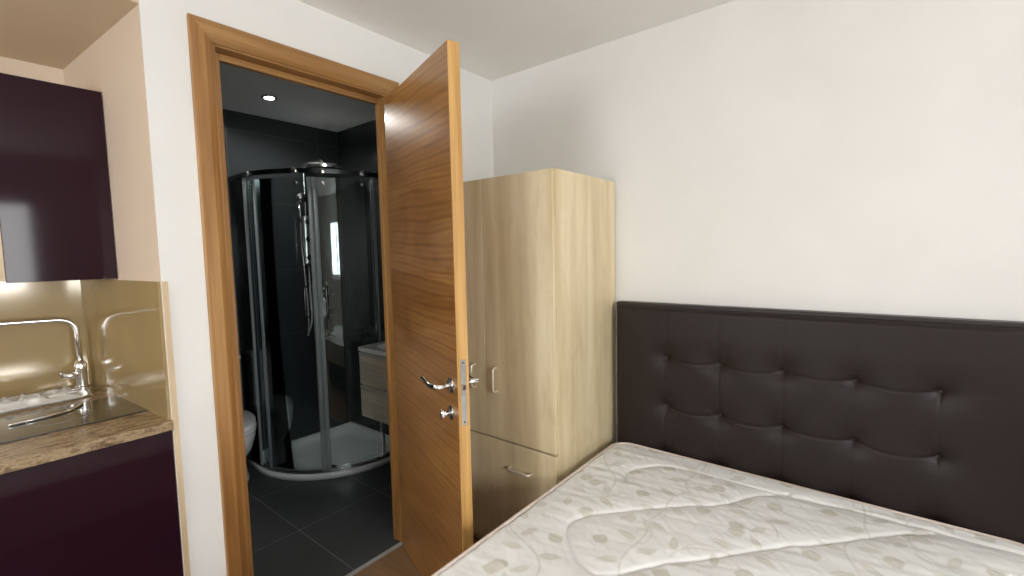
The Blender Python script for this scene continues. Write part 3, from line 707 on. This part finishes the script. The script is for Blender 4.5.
post(CX - GR, YBW - .016, .014, 'grey_profile', se); post(XB - .016, CY - GR, .014, 'grey_profile', se)
post(CX - GR, CY, .009, 'seal', se); post(CX, CY - GR, .009, 'seal', se)
for a, par in ((MEET - 1.2, d1), (MEET + 1.8, d2)):
    x, y = gp(a, GR - .014); post(x, y, .014, 'seal', par, GZ0 + .012, GZ1 - .02, 'magnetic_seal')
x, y = gp(190, GR - .014); post(x, y, .013, 'seal', d1, GZ0 + .012, GZ1 - .02, 'magnetic_seal')
for a, par in ((188, d1), (222, d1), (238, d2), (262, d2)):
    x, y = gp(a, GR - .030)
    for z in (GZ1 + .012, GZ1 - .052):
        bm = B(); r_ = .016 if z > GZ1 else .010
        lathe(bm, [(r_ * .6, -.008), (r_, -.005), (r_, .005), (r_ * .6, .008)], 18)
        bmesh.ops.rotate(bm, verts=bm.verts, matrix=Matrix.Rotation(PI / 2, 3, 'Y')); bmesh.ops.rotate(bm, verts=bm.verts, matrix=Matrix.Rotation(math.radians(a), 3, 'Z'))
        xo, yo = gp(a, GR + .018 if z > GZ1 else GR - .0)
        bmesh.ops.translate(bm, verts=bm.verts, vec=(xo, yo, z)); part('roller', bm, M['chrome'], par, auto=True)
for a, par in ((MEET - 6, d1), (MEET + 6, d2)):
    (x0, y0), (x1, y1) = gp(a, GR - .014), gp(a, GR + .035)
    bm = B(); tube(bm, arcpts([(x0, y0, .98), (x1, y1, .98), (x1, y1, 1.16), (x0, y0, 1.16)], .02), .006, 10); part('door_pull', bm, M['dark_chrome'], par, smooth=True)
# shower column
sc = empty('shower_column', (1.66, YBW, .70), 0, 'chrome shower column with round overhead rose on the black tiles', 'shower')
bm = B(); tube(bm, arcpts([(1.66, YBW - .05, .95), (1.66, YBW - .05, 1.985), (1.70, YBW - .25, 1.985), (1.70, YBW - .25, 1.955)], .04), .010, 12); part('riser_pipe', bm, M['chrome'], sc, smooth=True)
bm = B(); lathe(bm, [(.02, 1.957), (.03, 1.950), (.135, 1.946), (.14, 1.938), (.138, 1.922), (.12, 1.920)], 36, 1.70, YBW - .25, 0); part('overhead_rose', bm, M['chrome'], sc, auto=True)
bm = B(); box(bm, 1.635, 1.685, YBW - .075, YBW - .035, 1.28, 1.62); part('control_panel', bm, M['satin'], sc, bevel=.01)
for z in (1.33, 1.46, 1.58):
    bm = B(); lathe(bm, [(.020, -.11 + YBW), (.022, YBW - .10), (.022, YBW - .077), (.012, YBW - .076)], 20, 1.66, 0, z, axis='y'); part('control_knob', bm, M['black'], sc, auto=True)
bm = B(); tube(bm, [(1.605, YBW - .075, 1.74), (1.60, YBW - .09, 1.64), (1.60, YBW - .09, 1.56)], .011, 12); tube(bm, [(1.605, YBW - .07, 1.75), (1.612, YBW - .115, 1.735)], .034, 20)
part('hand_shower', bm, M['chrome'], sc, smooth=True)
bm = B(); pts = [(1.60, YBW - .09, 1.56)] + [(1.60 + .03 * math.sin(t * PI) - .0 * t, YBW - .07, 1.56 - .78 * math.sin(t * PI / 1.6)) for t in np.linspace(.1, .8, 12)]
pts += [(1.655, YBW - .06, .86), (1.665, YBW - .055, 1.0), (1.66, YBW - .055, 1.27)]
tube(bm, smoothline(pts, 4).tolist(), .006, 8); part('hose', bm, M['satin'], sc, smooth=True)
# wire caddy
ca = empty('shower_caddy', (1.68, YBW, .70), 0, 'wire shower basket hanging on the tiles beneath the shower controls', 'basket')
bm = B()
for z in (.74, .78, .90, .94, 1.06, 1.10):
    y = YBW - .10; tube(bm, [(1.735, YBW - .012, z), (1.775, y, z)] if False else [(1.705, YBW - .01, z), (1.705, y, z), (1.815, y, z), (1.815, YBW - .01, z), (1.705, YBW - .01, z)], .0035, 6)
for k in range(6):
    x = 1.708 + k * .021
    for z0 in (.74, .90, 1.06): tube(bm, [(x, YBW - .01, z0), (x, YBW - .10, z0)], .002, 6)
tube(bm, [(1.705, YBW - .006, .72), (1.705, YBW - .006, 1.15)], .004, 8); tube(bm, [(1.815, YBW - .006, .72), (1.815, YBW - .006, 1.15)], .004, 8)
part('wire_frame', bm, M['satin'], ca, smooth=True)
bt = empty('shampoo_bottle', (1.76, YBW - .055, .905), 0, 'pale shampoo bottle standing in the wire shower basket', 'bottle')
bm = B(); lathe(bm, [(.020, .905), (.024, .915), (.024, 1.00), (.012, 1.012)], 20, 1.76, YBW - .055, 0, sy=.8); part('bottle_body', bm, M['ceramic'], bt, auto=True)
bm = B(); lathe(bm, [(.011, 1.010), (.011, 1.035), (.009, 1.038)], 16, 1.76, YBW - .055, 0); part('cap', bm, M['chrome'], bt, auto=True)

# WC
wc = empty('toilet', (.93, 2.95, 0), 0, 'white toilet with closed lid left of the shower', 'toilet')
wcx, wcy = .966, 3.06
def wring(bm, w_, yf, yb, z, n=40):
    ring = []
    for k in range(n):
        t = 2 * PI * k / n; c_, s_ = math.cos(t), math.sin(t)
        y = wcy + (s_ * (yb - wcy) if s_ > 0 else s_ * (wcy - yf)); x = wcx + w_ * math.copysign(abs(c_) ** (.55 if s_ > 0 else .9), c_)
        ring.append(bm.verts.new((x, y, z)))
    return ring
def loft(bm, R_):
    for a, b2 in zip(R_, R_[1:]):
        for k in range(len(a)): bm.faces.new((a[k], a[(k + 1) % len(a)], b2[(k + 1) % len(a)], b2[k]))
    bm.faces.new(R_[0][::-1]); bm.faces.new(R_[-1])
bm = B(); loft(bm, [wring(bm, *a) for a in ((.150, 2.88, 3.22, 0), (.152, 2.875, 3.22, .02), (.135, 2.90, 3.22, .09), (.135, 2.88, 3.22, .14), (.170, 2.79, 3.22, .23), (.184, 2.755, 3.22, .31), (.186, 2.75, 3.22, .335))])
part('pan', bm, M['ceramic'], wc, auto=True)
bm = B(); loft(bm, [wring(bm, *a) for a in ((.182, 2.752, 3.13, .338), (.188, 2.745, 3.13, .343), (.188, 2.745, 3.13, .354), (.184, 2.750, 3.13, .357))]); part('seat', bm, M['ceramic'], wc, auto=True)
bm = B(); loft(bm, [wring(bm, *a) for a in ((.182, 2.752, 3.13, .360), (.187, 2.747, 3.13, .364), (.186, 2.750, 3.13, .385), (.168, 2.77, 3.12, .395), (.10, 2.85, 3.06, .400))]); part('lid', bm, M['ceramic'], wc, auto=True)
bm = B(); box(bm, wcx - .18, wcx + .18, 3.14, 3.245, .336, .70); part('cistern', bm, M['ceramic'], wc, bevel=.02, seg=4)
bm = B(); box(bm, wcx - .19, wcx + .19, 3.132, 3.247, .701, .73); part('cistern_lid', bm, M['ceramic'], wc, bevel=.008, seg=3)
# vanity
VX, VY0, VY1 = 1.522, 1.93, 2.40
va = empty('vanity_unit', (1.75, 2.16, .38), 0, 'pale two-drawer vanity unit with white basin on the right bathroom wall', 'vanity')
bm = B(); box(bm, VX + .018, XB - .002, VY0, VY1, .39, .765); part('carcase', bm, M['vanity'], va, bevel=.002)
for z0, z1 in ((.385, .572), (.580, .768)):
    bm = B(); box(bm, VX, VX + .017, VY0 + .001, VY1 - .001, z0, z1); d_ = part('drawer', bm, M['vanity'], va, bevel=.002)
    bm = B(); box(bm, VX - .004, VX + .003, VY0 + .002, VY1 - .002, z1 - .010, z1 - .004); part('drawer_grip', bm, M['satin'], d_)
bm = B(); R_ = []
for kind, ins, z in (('o', .012, .770), ('o', 0, .782), ('o', 0, .798), ('o', .006, .802), ('o', .020, .802), ('b', 0, .797), ('b', .03, .72), ('b', .10, .70)):
    ring = []
    for k in range(56):
        t = 2 * PI * k / 56
        if kind == 'o': x, y = sup(t, (VX - .018 + XB - .002) / 2, (VY0 + VY1) / 2, (XB - .002 - VX + .018) / 2 - ins, (VY1 - VY0) / 2 + .012 - ins, .16)
        else: x, y = sup(t, 1.72, (VY0 + VY1) / 2, .155 - ins, .19 - ins, .5)
        ring.append(bm.verts.new((x, y, z)))
    R_.append(ring)
loft(bm, R_); part('basin', bm, M['ceramic'], va, auto=True)
bt2 = part('basin_tap', (lambda b_: (lathe(b_, [(.022, .803), (.020, .81), (.019, .90), (.015, .91)], 20, 1.905, 2.165, 0), tube(b_, arcpts([(1.905, 2.165, .88), (1.80, 2.165, .89), (1.795, 2.165, .872)], .008), .010, 10), b_)[-1])(B()), M['chrome'], va, auto=True)

# ceiling lamps
def downlight(x, y, z, label, cat='ceiling light', group=None, r=.035):
    o = empty('downlight', (x, y, z), 0, label, cat, group)
    bm = B(); lathe(bm, [(r + .016, z - .0005), (r + .015, z - .005), (r + .004, z - .007), (r, z - .004)], 28, x, y, 0); part('bezel', bm, M['chrome'], o, auto=True)
    bm = B(); lathe(bm, [(r - .001, z - .0085), (r * .6, z - .0095)], 24, x, y, 0); part('lamp', bm, M['lamp'], o, auto=True)
    return o
downlight(1.285, 2.826, ZC, 'small lit downlight in the bathroom ceiling', r=.028)
ceiling_spot('bath_lamp', (1.285, 2.826, ZC - .03), 25, 2.9, (1, .96, .9))
downlight(-1.05, 2.05, ZK, 'unseen lit downlight added in the low kitchenette ceiling for fill')  # unseen fitting, added to go with the kitchenette fill light
ceiling_spot('added_kitchen_fill', (-1.05, 2.05, ZK - .03), 6, 3.0, (1, .84, .66), .05)  # added warm fill for the kitchenette
